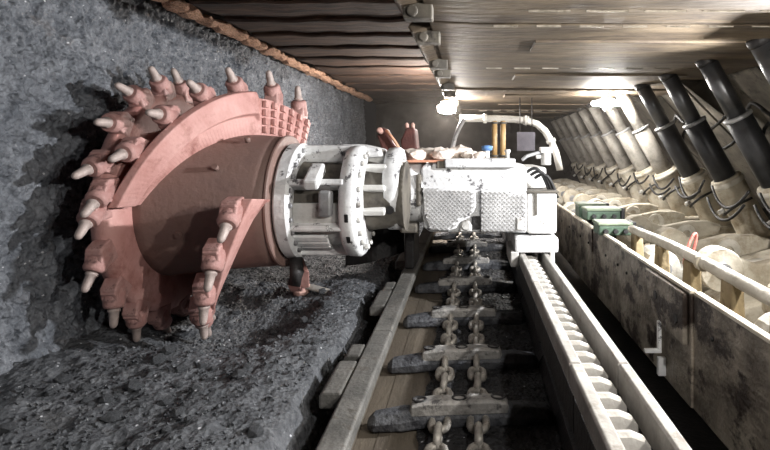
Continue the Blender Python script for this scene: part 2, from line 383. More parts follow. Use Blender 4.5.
# ================================================================== SHIELDS
SY = [-.28, 1.72, 3.72, 5.72, 7.72, 9.72, 11.72, 13.72]
def leg_parts(root, yl, n):
    mb_, mr_ = (M['black'], M['chrome']) if yl < 7.5 else (M['leglit'], M['leglit'])  # far legs take the paler, painted-lit copy
    t = Vector((2.28, yl, .86)); b = Vector((2.95, yl, -.34)); d = (b-t).normalized()
    Lg = (b-t).length
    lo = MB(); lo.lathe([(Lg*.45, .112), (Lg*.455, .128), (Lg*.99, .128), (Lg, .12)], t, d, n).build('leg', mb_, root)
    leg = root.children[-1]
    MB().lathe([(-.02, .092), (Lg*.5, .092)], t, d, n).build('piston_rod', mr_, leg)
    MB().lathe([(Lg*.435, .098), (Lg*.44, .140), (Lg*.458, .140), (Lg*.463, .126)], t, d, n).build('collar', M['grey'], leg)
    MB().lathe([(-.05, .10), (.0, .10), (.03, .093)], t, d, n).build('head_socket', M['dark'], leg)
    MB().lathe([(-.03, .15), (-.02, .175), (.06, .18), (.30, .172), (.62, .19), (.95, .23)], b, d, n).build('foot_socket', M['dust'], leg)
    MB().lathe([(.0, .185), (.05, .19), (.06, .178)], b, d, n).build('foot_ring', M['dustw'], leg)
    sd = Vector((d.z, 0, -d.x))                       # across the leg, towards the face
    if sd.x > 0: sd = -sd
    q0 = b + d*.30
    pts = [q0 + sd*(.215*math.cos(a)) + Vector((0, .215*math.sin(a), 0)) + d*(.06*math.sin(a*1.5)+.05*math.cos(a)) for a in [R(-110) + R(220)*k/14 for k in range(15)]]
    MB().tube(pts, .016, 6).build('hose', M['hose'], leg)
    MB().cyl(q0 + sd*.2, q0 + sd*.27, .03, None, 8).build('fitting', M['white2'], leg)
def shield(i, y0):
    n_ = ['behind the camera', 'over the camera', 'nearest in view overhead', 'with two large black legs', 'just past the large black legs', 'beside the bright lamp among the legs', 'just past the lamp among the legs', 'farthest along the row of legs']
    root = thing('roof_support', 'powered roof support with canopy and paired sloping legs, ' + n_[i], 'roof support', (2.6, y0+1, -1.5), 'powered roof supports')
    g = .02; y1 = y0 + 2.0
    dz = [0, 0, 0, .012, -.012, .012, -.01, .008][i]
    # canopy: front plate and rear plate, ribbed, tip with folded flap
    mb = MB(); mb.prism([(-.30, .93+dz), (-.30, .885+dz), (.05, .87+dz), (2.9, .86+dz), (3.1, .90+dz), (3.1, 1.10), (.2, 1.12), (-.30, .98)], 'y', y0+g, y1-g)
    can = mb.build('canopy', M['canopy'], root, .012)
    mb = MB()
    for k in range(9):
        x = .15 + k*.3
        mb = MB(); mb.box(x, x+.17, y0+.035, y0+.044, .855+dz, .872+dz); mb.build('weld_bead', M['weld'], can)
    if i == 1:
        for k in range(7):
            x = .35 + k*.36
            mb = MB(); mb.box(x, x+.26, y0+1.62, y0+1.629, .855+dz, .872+dz); mb.build('weld_bead', M['weld'], can)
    mb = MB(); mb.box(.5, 2.5, y0+.55, y0+.95, .848+dz, .872+dz); mb.build('seam_plate', M['canopy'], can, .006)
    # folded front flap with its bracket
    mb = MB(); mb.prism([(-.36, 1.02), (-.47, .90+dz), (-.44, .86+dz), (-.30, .90+dz), (-.28, 1.0)], 'y', y0+.22, y1-.22)
    fp = mb.build('front_flap', M['canopy'], root, .01)
    for yy in (y0+.3, y1-.45):
        mb = MB(); mb.box(-.42, -.24, yy, yy+.12, .80+dz, .90+dz); mb.cyl((-.36, yy-.03, .84+dz), (-.36, yy+.15, .84+dz), .035, None, 10); mb.build('hinge', M['gob'], fp, .01)
    # gob shield behind the legs
    mb = MB(); mb.prism([(3.0, .92), (3.2, 1.05), (4.9, -.75), (4.75, -.95), (4.0, -.1)], 'y', y0+.04, y1-.04)
    mb.build('rear_shield', M['gob'], root, .01)
    mb = MB(); mb.prism([(2.55, .87), (3.05, .87), (3.6, .2), (3.35, .25)], 'y', y0+.98, y0+1.04); mb.build('rib', M['gob'], root, .006)
    far = y0 > 7
    if i == 0: return root
    for dy in (.55, 1.52): leg_parts(root, y0+dy, 14 if far else 24)
    # pontoons
    for dy in (.50, 1.50):
        yc = y0 + dy
        mb = MB(); mb.prism([(1.95, -1.50), (1.86, -1.36), (1.92, -1.16), (2.15, -1.10), (2.7, -1.08), (3.0, -1.0), (3.4, -.98), (4.3, -1.0), (4.4, -1.5)], 'y', yc-.26, yc+.26)
        mb.build('pontoon', M['dust'], root, .03)
        # link arm with eye and pin
        mb = MB(); mb.prism([(1.80, -.98), (1.90, -1.04), (2.3, -1.06), (2.6, -.98), (2.78, -.93), (2.80, -.84), (2.66, -.80), (2.45, -.80), (2.15, -.86), (1.98, -.80), (1.86, -.78)], 'y', yc-.16, yc-.06)
        arm = mb.build('link_arm', M['dust'], root, .02)
        MB().ring((1.87, yc-.19, -.90), (0, 1, 0), .055, .165, .16, 22).build('eye', M['dust'], arm)
        MB().cyl((1.87, yc-.22, -.90), (1.87, yc+.06, -.90), .06, None, 12).build('pin', M['grey'], arm)
        MB().ring((2.40, yc-.185, -.94), (0, 1, 0), .045, .11, .03, 18).build('eye', M['dustw'], arm)
    # relay bar towards the conveyor
    yc = y0 + 1.0
    mb = MB(); mb.prism([(1.32, -1.22), (1.32, -1.05), (1.75, -1.02), (2.6, -.96), (2.6, -1.22)], 'y', yc-.11, yc+.11); rb = mb.build('relay_bar', M['dustw'], root, .03)
    MB().ring((1.62, yc-.15, -1.0), (0, 1, 0), .06, .15, .3, 20).build('eye', M['dustw'], rb)
    MB().cyl((1.62, yc-.19, -1.0), (1.62, yc+.19, -1.0), .062, None, 14).build('pin', M['grey'], rb)
    # hoses looping between legs
    random.seed(i*7+2)
    for k in range(2):
        ya = y0 + .55 + k*.97; yb = ya + (.97 if k == 0 else 1.03)
        for q in range(2 if not far else 1):
            za = -.40 - .12*q + random.uniform(-.05, .05); sag = random.uniform(.10, .26)
            pts = [(2.74 - .05*q - .03*math.sin(u*PI), ya + .1 + (yb-ya-.2)*u, za - sag*4*u*(1-u)) for u in [t/12 for t in range(13)]]
            MB().tube(pts, .016, 6).build('hose', M['hose'], root)
    for k in range(2 if not far else 0):
        pts = [(2.9 + .12*math.sin(u*6+k), y0 + .2 + 1.7*u, .35 - k*.22 + .12*math.sin(u*9+k*2)) for u in [t/16 for t in range(17)]]
        MB().tube(pts, .02, 6).build('hose', M['hose'], root)
    return root
for i, y0 in enumerate(SY): shield(i, y0)

# ================================================================== CONVEYOR
def pz(y): return -1.735 + .04*y       # deck height of the trough
SILL = .26
pname = ['beside the camera', 'nearest in view', 'second in view with worn bracket', 'third in view, below the machine arm', 'under the white machine body', 'beyond the white machine body']
for k in range(6):
    ya = .95 + k*1.5; yb = ya + 1.485
    root = thing('conveyor_pan', 'steel trough pan of the face conveyor, ' + pname[k], 'conveyor pan', (0, ya, pz(ya)-.1), 'conveyor pans')
    def sl(mb, poly, a, b):   # extrude an xz outline along the sloping conveyor
        n = len(poly); vs = [(p[0], a, p[1]+pz(a)) for p in poly] + [(p[0], b, p[1]+pz(b)) for p in poly]
        mb.add(vs, [tuple(reversed(range(n))), tuple(range(n, 2*n))] + [(i, (i+1) % n, n+(i+1) % n, n+i) for i in range(n)]); return mb
    sl(MB(), [(-.643, -.03), (-.643, 0), (.488, 0), (.488, -.03)], ya, yb).build('deck_plate', M['pan'], root)
    sl(MB(), [(-.53, .0), (-.53, .004), (-.46, .008), (-.40, .0)], ya, yb).build('side_strip', M['pan'], root)
    s_ = sl(MB(), [(-.73, SILL-.07), (-.73, SILL-.02), (-.715, SILL), (-.595, SILL), (-.585, SILL-.01), (-.58, SILL-.07)], ya, yb).build('side_sill', M['sill'], root, .006)
    sl(MB(), [(-.72, -.1), (-.72, SILL-.071), (-.582, SILL-.071), (-.63, .14), (-.645, .03), (-.645, -.1)], ya, yb).build('side_web', M['pan'], root, .004)
    sl(MB(), [(.49, -.1), (.49, .02), (.54, .12), (.49, .17), (.52, SILL-.08), (.72, SILL-.08), (.72, -.1)], ya, yb).build('side_sill', M['dark'], root, .006)
    sl(MB(), [(.72, -.1), (.72, .12), (1.03, .16), (1.03, -.1)], ya, yb).build('cover_plate', M['dark'], root, .006)
    # edge brackets on the face side
    for (u0, u1, wd) in ((.02, .40, .13), (.44, .62, .11)):
        if k in (1, 2, 3):
            a, b = ya+u0*1.2+.55, ya+u1*1.2+.55
            br = sl(MB(), [(-.73-wd, SILL-.10), (-.73-wd, SILL-.03), (-.73-wd+.02, SILL-.005), (-.732, SILL-.005), (-.732, SILL-.10)], a, b-.03).build('edge_bracket', M['sill'], root, .012)
# chain strands: flat and upright links in turn
def link_mesh(length, width, r):
    mb = MB(); pts = []
    hw = width/2 - r; hl = length/2 - r - hw
    for k in range(9): a = PI/2 - PI*k/8; pts.append((hw*math.sin(a)*1.0, hl + hw*math.cos(a), 0))
    pts = []
    for k in range(7): a = PI*k/6; pts.append((hw*math.cos(a), hl + hw*math.sin(a), 0))
    for k in range(7): a = PI + PI*k/6; pts.append((hw*math.cos(a), -hl + hw*math.sin(a), 0))
    mb.loop_tube(pts, r, 8); me = mb.mesh('chain_link'); me.materials.append(M['chain']); return me
LK = link_mesh(.20, .135, .023)
CX = (-.185, .035)
FY = [2.33, 3.155, 3.89, 4.76, 5.72, 6.62, 7.55, 8.5]
for si, cx in enumerate(CX):
    root = thing('scraper_chain', ('left' if si == 0 else 'right') + ' strand of the twin link chain along the conveyor', 'chain', (cx, 2, pz(2)), 'conveyor chain strands')
    y = 1.7; k = 0
    while y < 9.2:
        a = (0 if k % 2 else PI/2) + random.uniform(-.12, .12)
        z = pz(y) + .062
        inst('chain_link', LK, None, root, Matrix.Translation((cx, y, z)) @ Matrix.Rotation(math.atan(.04), 4, 'X') @ Matrix.Rotation(a, 4, 'Y'))
        y += .152; k += 1
fo = ['nearest, cut by the lower edge', 'largest whole one, with deep recesses', 'second whole one from the camera', 'third whole one from the camera', 'fourth whole one from the camera', 'just in front of the machine body', 'in the dark under the machine body', 'beyond the machine body']
for i, y in enumerate(FY):
    sk = -.045
    root = thing('flight_bar', 'dark scraper flight bar across the chain, ' + fo[i], 'flight bar', (-.05, y, pz(y)), 'scraper flight bars')
    z = pz(y) + .012
    prof = []
    st = [(-.60, .035, .05), (-.56, .07, .085), (-.40, .075, .105), (-.30, .06, .11), (.20, .06, .11), (.30, .075, .105), (.44, .07, .085), (.48, .035, .05)]
    vs = []; n = 6
    for (x, hw, h) in st:
        yy = y - sk*(x+.05)
        yy = y + (x+.05)*.08
        for (dy, dz) in ((-hw, 0), (-hw, h*.5), (-hw*.55, h), (hw*.55, h), (hw, h*.5), (hw, 0)):
            q = Vector((x*5, yy*3+dy*9, dz*9)); vs.append((x, yy+dy+.008*noise.noise(q*2), z+dz+.008*noise.noise(q*2+Vector((3, 3, 3)))))
    fs = [(a*n+b, a*n+(b+1) % n, (a+1)*n+(b+1) % n, (a+1)*n+b) for a in range(len(st)-1) for b in range(n)] + [tuple(range(n)), tuple(reversed([(len(st)-1)*n+b for b in range(n)]))]
    MB().add(vs, fs).build('bar', M['flight'], root, .012)
    # clamp with three oval recesses and the two chain slots
    mb = MB()
    zc = z + .105; hw = .055
    def yo(x): return y + (x+.05)*.08
    xs = [-.36, -.345, -.27, -.235, -.135, -.115, -.035, -.015, .085, .12, .20, .215]
    hh = [0, .03, .045, .05, .05, .045, .045, .05, .05, .045, .03, 0]
    vs = []
    for x, h in zip(xs, hh):
        w2 = hw*(.75 if h < .02 else 1.0)
        vs += [(x, yo(x)-w2, zc-.03), (x, yo(x)-w2, zc+h*.7), (x, yo(x)-w2*.7, zc+h), (x, yo(x)+w2*.7, zc+h), (x, yo(x)+w2, zc+h*.7), (x, yo(x)+w2, zc-.03)]
    fs = [(a*n+b, a*n+(b+1) % n, (a+1)*n+(b+1) % n, (a+1)*n+b) for a in range(len(xs)-1) for b in range(n)] + [tuple(range(n)), tuple(reversed([(len(xs)-1)*n+b for b in range(n)]))]
    cp = MB().add(vs, fs).build('clamp', M['clamp'], root, .004)
    for x in (-.305, -.075, .155):
        mb = MB()
        mb.lathe([(0, .028), (.006, .036), (.012, .036), (.012, .026), (-.012, .024), (-.012, 0)], (x, yo(x), zc+.038), (0, 0, 1), 14, cap=False)
        for q in range(len(mb.v)):
            vx = mb.v[q]; mb.v[q] = (x + (vx[0]-x)*1.25, vx[1], vx[2])
        mb.build('bolt_recess', M['dark'], cp)

# ================================================================== RACK
rz0 = -.955
def rack(ya, yb, label, first):
    root = thing('haulage_rack', label, 'rack', (.58, ya, rz0-.2), 'haulage rack sections')
    MB().prism([(.435, rz0-.10), (.435, rz0-.01), (.445, rz0), (.487, rz0), (.495, rz0-.01), (.495, rz0-.10)], 'y', ya, yb-.012).build('side_rail', M['rack'], root, .004)
    MB().prism([(.655, rz0-.15), (.655, rz0-.01), (.663, rz0), (.70, rz0), (.71, rz0-.01), (.71, rz0-.15)], 'y', ya, yb-.012).build('side_rail', M['rack'], root, .004)
    MB().box(.455, .70, ya+.002, yb-.014, rz0-.32, rz0-.151).build('web', M['dark'], root)
    MB().box(.4955, .6545, ya+.002, yb-.014, rz0-.150, rz0-.13).build('rack_floor', M['dark'], root)
    tooth = MB()
    vs = []; prof = [(-.028, -.128), (-.026, -.10), (-.020, -.05), (-.010, -.034), (.010, -.036), (.018, -.055), (.024, -.10), (.026, -.128)]
    n = len(prof)
    for (x, s_) in ((.4955, 1.0), (.56, 1.0), (.605, .85), (.63, .55)):
        for (dy, dz) in prof: vs.append((x, dy*s_, dz if dz < -.1 else dz - (1-s_)*.12))
    fs = [(a*n+b, a*n+(b+1) % n, (a+1)*n+(b+1) % n, (a+1)*n+b) for a in range(3) for b in range(n)] + [tuple(range(n)), tuple(reversed([3*n+b for b in range(n)]))]
    tooth.add(vs, fs); me = tooth.mesh('tooth'); me.materials.append(M['rack'])
    y = ya + .075
    while y < yb - .06:
        inst('tooth', me, None, root, Matrix.Translation((0, y, rz0)), .006); y += .15
    MB().box(.52, .64, ya+.1, yb-.1, rz0-.42, rz0-.321).build('mount', M['dark'], root)
rack(.93, 2.43, 'pale steel toothed haulage rack section in the lower right foreground', 0)
rack(2.43, 3.93, 'pale steel toothed haulage rack section, middle of the visible row', 1)
rack(3.93, 5.43, 'pale steel toothed haulage rack section running under the white shoe', 2)

# ================================================================== SPILL PLATES, HANDRAIL
PXp = 1.2
zt = -.652*PXp
sp = [(1.0, 2.92, 'nearest, streaked'), (2.93, 4.3, 'middle, with bolted patch'), (4.31, 5.35, 'with dark rust stains, before the green boxes'), (5.36, 6.45, 'beside the green boxes'), (6.46, 7.9, 'farthest, past the machine shoe')]
for k, (a, b, lb) in enumerate(sp):
    root = thing('spill_plate', 'rusty grey steel spill plate along the conveyor, ' + lb, 'spill plate', (PXp, a, zt-.62), 'spill plates')
    o = .012 if k % 2 else 0
    MB().box(PXp-o, PXp+.03-o, a, b, zt-.62, zt).build('sheet', M['plate'], root, .004)
    MB().box(PXp-.004-o, PXp+.036-o, a, b-.01, zt+.0005, zt+.02).build('top_edge', M['edge'], root, .004)
    for (u, dz) in ((.12, -.16), (.88, -.16), (.5, -.16)):
        yy = a+(b-a)*u
        MB().lathe([(0, .012), (.008, .012), (.012, .007)], (PXp-o, yy, zt+dz), (-1, 0, 0), 8).build('bolt', M['dark'], root)
    for yy in (a+.25, b-.3):
        MB().prism([(PXp+.031-o, zt-.62), (PXp+.031-o, zt-.1), (PXp+.12, zt-.62)], 'y', yy, yy+.03).build('gusset', M['plate'], root)
    if k == 1:
        pp = MB().prism([(2.96, zt-.005), (2.96, zt-.29), (3.30, zt-.285), (3.52, zt-.22), (3.62, zt-.005)], 'x', PXp-.045, PXp-.015).build('patch_plate', M['plate'], root, .01)
        for (yy, dz) in ((3.06, -.17), (3.40, -.13)):
            MB().cyl((PXp-.05, yy, zt+dz), (PXp-.035, yy, zt+dz), .028, None, 12).build('bolt_hole', M['dark'], pp)
        br = MB(); br.box(PXp-.06, PXp-.04, 3.30, 3.335, zt-.44, zt-.27); br.box(PXp-.14, PXp-.04, 3.30, 3.335, zt-.46, zt-.44); br.build('pale_angle', M['white'], root, .003)  # pale L-shaped piece near the sheet's lower edge
        MB().box(PXp-.06, PXp-.013, 3.30, 3.335, zt-.60, zt-.49).build('pale_tail', M['white'], root, .003)
# handrail
HX = 1.42; hz = -.49*HX
root = thing('handrail', 'dusty round handrail on short posts behind the spill plate', 'handrail', (HX, 3, -1.3))
rail = MB().tube([(HX, y, hz + .012*math.sin(y*2.1)) for y in [1.6 + .2*k for k in range(17)]], .038, 10).build('rail', M['dustw'], root)
for y in (1.95, 2.45, 2.95, 3.49, 4.04, 4.65):
    MB().prism([(HX-.035, -1.42), (HX-.045, -1.1), (HX-.03, hz-.02), (HX+.03, hz-.02), (HX+.05, -1.1), (HX+.05, -1.42)], 'y', y-.075, y+.075).build('post', M['post'], root, .012)
for y in (2.28, 3.3): MB().cyl((HX, y, hz), (HX, y+.05, hz), .05, None, 12).build('sleeve', M['dust'], root)
# cable trough tray between plate and supports
root = thing('cable_tray', 'pale dusty tray floor behind the spill plate', 'tray', (1.5, 4, -1.5))
MB().box(PXp+.13, 1.84, 1.2, 9.0, -1.50, -1.43).build('tray_floor', M['dustw'], root)
for y in [1.5 + .62*k for k in range(11)]:
    MB().box(PXp+.14, 1.80, y, y+.07, -1.429, -1.37).build('cross_bar', M['dust'], root, .01)
for k in range(3):
    pts = [(1.5+.1*k + .03*math.sin(y*2+k), y, -1.40 + .02*k) for y in [1.3 + .25*t for t in range(26)]]
    MB().tube(pts, .024, 6).build('cable', M['hose'], root)

random.seed(77)
mb = MB()
for k in range(420):
    y = random.uniform(2.0, 9.0); x = random.uniform(1.38, 1.84); s_ = random.uniform(.012, .045)
    mb.rock((x, y, -1.43 + s_*.4), (s_*1.3, s_, s_*.7), k*.37+5, 1, .4)
tag(mb.build('tray_rubble', M['dustw']), 'pale stone rubble lying along the tray behind the spill plate', 'rubble', kind='stuff')
# green valve boxes beside the plates
def green_box(px, py, y, sx, sz, label):
    x = X_(px, y); z = Z_(py, y)
    root = thing('valve_box', label, 'valve box', (x, y, z-sz), 'green valve boxes')
    MB().box(x-sx/2, x+sx/2, y-.12, y+.12, z-sz, z).build('case', M['gshade'], root, .012)
    MB().box(x-sx/2-.01, x+sx/2+.01, y-.13, y+.13, z+.001, z+.03).build('lid', M['green'], root, .01)
    MB().box(x+sx/2+.012, x+sx/2+.05, y-.1, y+.1, z-sz, z+.03).build('end_plate', M['dark'], root, .006)
    for q in range(3): MB().cyl((x-sx*.3+q*sx*.3, y-.121, z-sz*.55), (x-sx*.3+q*sx*.3, y-.15, z-sz*.55), .022, None, 10).build('port', M['dark'], root)
    MB().box(x-.03, x+.03, y-.05, y+.05, -1.43, z-sz-.001).build('stand', M['dark'], root)
green_box(601, 210, 5.6, .34, .09, 'upper green painted valve box behind the spill plate')
green_box(612, 224, 5.05, .30, .09, 'lower green painted valve box nearer the handrail')
green_box(590, 205, 6.25, .30, .16, 'dark green rear valve box beside the machine end')

# red rope on the link arm
mb = MB(); mb.loop_tube([(1.73+.035*math.cos(a)+.04*math.sin(a), 4.28+.02*math.cos(a), -.79+.13*math.sin(a)) for a in [2*PI*k/18 for k in range(18)]], .012, 6)
tag(mb.build('rope_sling', M['red']), 'red rope sling looped over a dusty link arm', 'rope')

# ================================================================== SHEARER
AY, AZ = 4.5, -.42
# ---- drum
DX0, DX1 = -1.53, -2.52
drum = thing('cutting_drum', 'large pink-red spiral cutting drum studded with picks against the coal', 'cutting drum', (-2.0, AY, AZ-1.0))
MB().lathe([(0, .50), (.02, .53), (.10, .535), (.45, .56), (.85, .60), (.99, .62)], (DX0, AY, AZ), (-1, 0, 0), 64).build('hub', M['hub'], drum)
MB().ring((DX0+.02, AY, AZ), (-1, 0, 0), .44, .542, .03, 64).build('hub_rim', M['hub'], drum)
rg = MB().lathe([(0, .55), (-.01, .60), (-.02, .82), (.0, .885), (.10, .885), (.12, .82), (.12, .1)], (DX1+.06, AY, AZ), (-1, 0, 0), 64, cap=False).build('face_ring', M['drum'], drum)
def at(th, r, x): return Vector((x, AY + r*math.cos(th), AZ + r*math.sin(th)))
SW = R(126)
starts = [R(52), R(174), R(294)]
def vx(u): return DX0 + .0 - u*(.90)
hold_me = MB()
# holder in local frame: z along the pick, x across; origin at base on the rim
hm = MB(); hm.obox((0, 0, .035), (.12, .15, .11), None, .9)
hm.prism([(-.085, -.05), (.085, -.05), (.085, .06), (.02, .11), (-.06, .11)], 'x', -.058, .058)
hold_base = hm.mesh('pick_holder'); hold_base.materials.append(M['holder'])
sm = MB(); sm.lathe([(-.05, .07), (.07, .07), (.09, .058)], (0, 0, 0), (0, 0, 1), 16); sleeve_me = sm.mesh('sleeve'); sleeve_me.materials.append(M['holder'])
pm = MB(); pm.lathe([(0, .030), (.010, .040), (.022, .040), (.030, .032), (.09, .028), (.115, .025), (.13, .018), (.138, .006)], (0, 0, 0), (0, 0, 1), 14); pick_me = pm.mesh('pick'); pick_me.materials.append(M['pick'])
def add_pick(th, x, r, lean=R(48), side=0.0):
    rad = Vector((0, math.cos(th), math.sin(th))); tan = Vector((0, -math.sin(th), math.cos(th))); ax = Vector((1, 0, 0))
    base = Vector((x, AY, AZ)) + rad*r
    h = inst('pick_holder', hold_base, None, drum, frame(base + rad*.035, rad + tan*.25, ax), .012)
    d = (rad*math.cos(lean) + tan*math.sin(lean) + ax*side).normalized()
    p0 = base + rad*.085 + tan*.02
    inst('sleeve', sleeve_me, None, h, frame(p0, d, ax))
    inst('pick', pick_me, None, h, frame(p0 + d*.09, d, ax))
for vi, s0 in enumerate(starts):
    n = 60; sec = [(.48, .035), (.70, .035), (.725, .085), (.90, .065), (.905, .0), (.84, -.035), (.48, -.035)]
    vs = []; fs = []; m = len(sec)
    for k in range(n+1):
        u = k/n; th = s0 + SW*u; x = vx(u)
        rr = 1.0 if (u > .33 or vi > 0) else .945
        kb = min(1, max(0, (u-.30)/.03)) if vi == 0 else 1
        for (r, dx) in sec: vs.append(at(th, r*(rr if r > .6 else 1), x + (dx if dx < .04 else .035 + (dx-.035)*kb)))
    for k in range(n):
        for b in range(m): fs.append((k*m+b, k*m+(b+1) % m, (k+1)*m+(b+1) % m, (k+1)*m+b))
    fs.append(tuple(range(m))); fs.append(tuple(reversed([n*m+b for b in range(m)])))
    va = MB().add(vs, fs).build('vane', M['drum'], drum, .008)
    # hard-facing squares at the start of the vane
    if vi == 0:
        for a in range(6):
            for b in range(4):
                u = .025 + a*.05; th = s0 + SW*u; x = vx(u)
                r = .59 + b*.072
                rad = Vector((0, math.cos(th), math.sin(th))); tan = Vector((0, -math.sin(th), math.cos(th)))
                base = Vector((x + .042, AY, AZ)) + rad*r
                mb = MB(); mb.obox(base, (.03, r*.05*SW*.76, .056), Matrix((Vector((1, 0, 0)), tan, rad)).transposed()); mb.build('hard_facing', M['drum'], va, .004)
    for k in range(7):
        u = .04 + k*.15
        add_pick(s0 + SW*u, vx(u) - (.03 if (u < .33 or vi) else .08), .84, R(46), .0)
for k in range(18): add_pick(R(98 + k*20), DX1 + .02, .85, R(44), -.12 if k % 2 else .06)
# small bolts on the hub
for th, x in ((R(150), -1.9), (R(200), -2.15), (R(120), -1.75)):
    MB().cyl(at(th, .56, x), at(th, .60, x), .022, None, 10).build('bolt', M['hub'], drum)
mb = MB(); mb.ring(at(R(214), .575, -1.95), at(R(214), 1, 0) - at(R(214), 0, 0), .02, .045, .03, 16); mb.build('water_port', M['dark'], drum)

# ---- ranging arm
arm = thing('ranging_arm', 'chipped white ranging arm gearcase with open ribbed cage holding the drum', 'ranging arm', (-1.2, AY, AZ-.45))
ax = Vector((1, 0, 0))
o = MB().ring((DX0+.03, AY, AZ), ax, .33, .475, .12, 64, .02).build('cage_ring', M['white'], arm)
for k in range(24):
    th = 2*PI*k/24; MB().lathe([(0, .02), (.018, .02), (.024, .014)], at(th, .43, DX0+.15), ax, 8).build('bolt', M['grey'], o)
MB().lathe([(0, .34), (.05, .33), (.14, .31), (.44, .31), (.46, .34)], (DX0+.10, AY, AZ), ax, 48).build('core', M['gob'], arm)
for th, wdt, rr in ((R(205), .03, .44), (R(157), .05, .455), (R(95), .05, .45), (R(60), .04, .45), (R(255), .05, .44), (R(285), .04, .44), (R(20), .04, .44)):
    rad = Vector((0, math.cos(th), math.sin(th))); tan = Vector((0, -math.sin(th), math.cos(th)))
    mb = MB(); mb.obox(Vector((DX0+.345, AY, AZ)) + rad*(rr-.06), (.42, wdt, .14), Matrix((ax, tan, rad)).transposed()); mb.build('rib', M['white'], arm, .012)
# curved lower shell panel and hinge block seen from the front
def arc_panel(t0, t1, x0, x1, r0, r1, n=14):
    vs = []; 
    for k in range(n+1):
        th = t0 + (t1-t0)*k/n
        vs += [at(th, r0, x0), at(th, r1, x0), at(th, r1, x1), at(th, r0, x1)]
    fs = [(k*4+b, k*4+(b+1) % 4, (k+1)*4+(b+1) % 4, (k+1)*4+b) for k in range(n) for b in range(4)] + [(0, 1, 2, 3), (n*4+3, n*4+2, n*4+1, n*4)]
    return MB().add(vs, fs)
arc_panel(R(178), R(250), DX0+.15, DX0+.50, .31, .37).build('shell', M['white2'], arm, .01)
mb = MB(); mb.obox(at(R(150), .44, DX0+.33), (.11, .09, .26), Matrix.Rotation(R(-60), 3, 'X')); mb.build('lug', M['white'], arm, .02)
mb = MB(); mb.obox(at(R(178), .40, DX0+.42), (.10, .08, .20)); mb.build('pump_block', M['grey'], arm, .02)
mb = MB(); mb.obox(at(R(205), .42, DX0+.30), (.30, .05, .05)); mb.build('tie_bar', M['white'], arm, .012)
for th in (R(222), R(232), R(242)):
    mb = MB(); mb.obox(at(th, .40, DX0+.26), (.30, .03, .06), Matrix.Rotation(th, 3, 'X')); mb.build('fin', M['white'], arm, .008)
fx = X_(342, 4.3)
fl_ = MB().lathe([(0, .30), (0, .43), (.02, .455), (.10, .46), (.125, .44), (.135, .32), (.135, .1)], (-1.01, AY, AZ), ax, 48, cap=False).build('flange', M['white'], arm)
for k in range(20):
    th = 2*PI*k/20; MB().lathe([(0, .022), (.02, .022), (.026, .014)], at(th, .385, -1.01+.133), ax, 8).build('bolt', M['white2'], fl_)
for th in (R(192), R(216)):
    mb = MB(); mb.obox(at(th, .452, -.945), (.035, .02, .07), Matrix.Rotation(th-R(90), 3, 'X') @ Matrix.Rotation(R(90), 3, 'X')); mb.build('slot_lug', M['dark'], fl_, .01)
# top cover of the gearcase
mb = MB(); mb.prism([(-1.20, AZ+.40), (-1.14, AZ+.47), (-.96, AZ+.47), (-.78, AZ+.43), (-.74, AZ+.36), (-1.2, AZ+.34)], 'y', AY+.02, AY+.45); mb.build('top_cover', M['white'], arm, .025)
MB().lathe([(0, .31), (.10, .29), (.30, .27), (.34, .30)], (-.90, AY+.15, AZ+.03), ax, 40).build('neck', M['gob'], arm)
for th in (R(130), R(165), R(200), R(100)):
    rad = Vector((0, math.cos(th), math.sin(th))); tan = Vector((0, -math.sin(th), math.cos(th)))
    mb = MB(); mb.obox(Vector((-.80, AY+.15, AZ+.03)) + rad*.30, (.2, .05, .09), Matrix((ax, tan, rad)).transposed()); mb.build('rib', M['white2'], arm, .012)
# second flange: faceted, pointed towards the top
F3Y = 4.72
o = MB().lathe([(0, .20), (0, .33), (.02, .355), (.11, .36), (.135, .34), (.14, .2)], (-.735, F3Y, -.335), ax, 40, cap=False).build('pivot_flange', M['white'], arm)
for k in range(14):
    th = 2*PI*k/14; MB().cyl((-.600, F3Y+.27*math.cos(th), -.335+.27*math.sin(th)), (-.585, F3Y+.27*math.cos(th), -.335+.27*math.sin(th)), .018, None, 8).build('bolt', M['white2'], o)
MB().cyl((-.67, F3Y-.31, -.48), (-.67, F3Y-.345, -.49), .035, None, 12).build('plug', M['dark'], arm)
mb = MB(); mb.tube([(-1.42, AY-.15, AZ-.45), (-1.4, AY-.18, AZ-.56), (-1.42, AY-.2, AZ-.66)], .055, 10); mb.build('spray_bracket', M['dark'], arm)

# ---- machine body
BY = 5.05
def bx(px): return X_(px, BY)
def bz(py): return Z_(py, BY)
body = thing('shearer_body', 'white painted shearer machine body with tread plate aprons above the conveyor', 'machine body', (0, BY+.6, -.8))
mb = MB(); mb.prism([(bx(424), bz(228)), (bx(421), bz(205)), (bx(421), bz(168)), (bx(426), bz(163)), (bx(522), bz(164)), (bx(527), bz(168)), (bx(527), bz(233)), (bx(430), bz(232))], 'y', BY, BY+1.5)
case = mb.build('casing', M['white'], body, .02)
MB().lathe([(-.01, .20), (0, .30), (.03, .315), (.16, .315), (.20, .29)], (bx(405)-.03, BY+.28, bz(193)), ax, 40).build('motor_barrel', M['white'], body)
mb = MB(); mb.obox((bx(409), BY+.06, bz(228)), (.16, .2, .09)); mb.build('foot', M['gob'], body, .02)
mb = MB(); mb.obox((bx(419), BY-.01, bz(190)), (.05, .08, .30)); mb.build('end_strap', M['gob'], body, .02)
MB().prism([(-.80, -.74), (-.84, -.60), (-.84, -.26), (-.74, -.16), (.46, -.14), (.50, -.2), (.50, -.775), (-.7, -.775)], 'y', BY+1.502, BY+3.4).build('rear_shade_casing', M['white2'], body, .03)  # added and widened behind the casing to shade the trough from the lamp
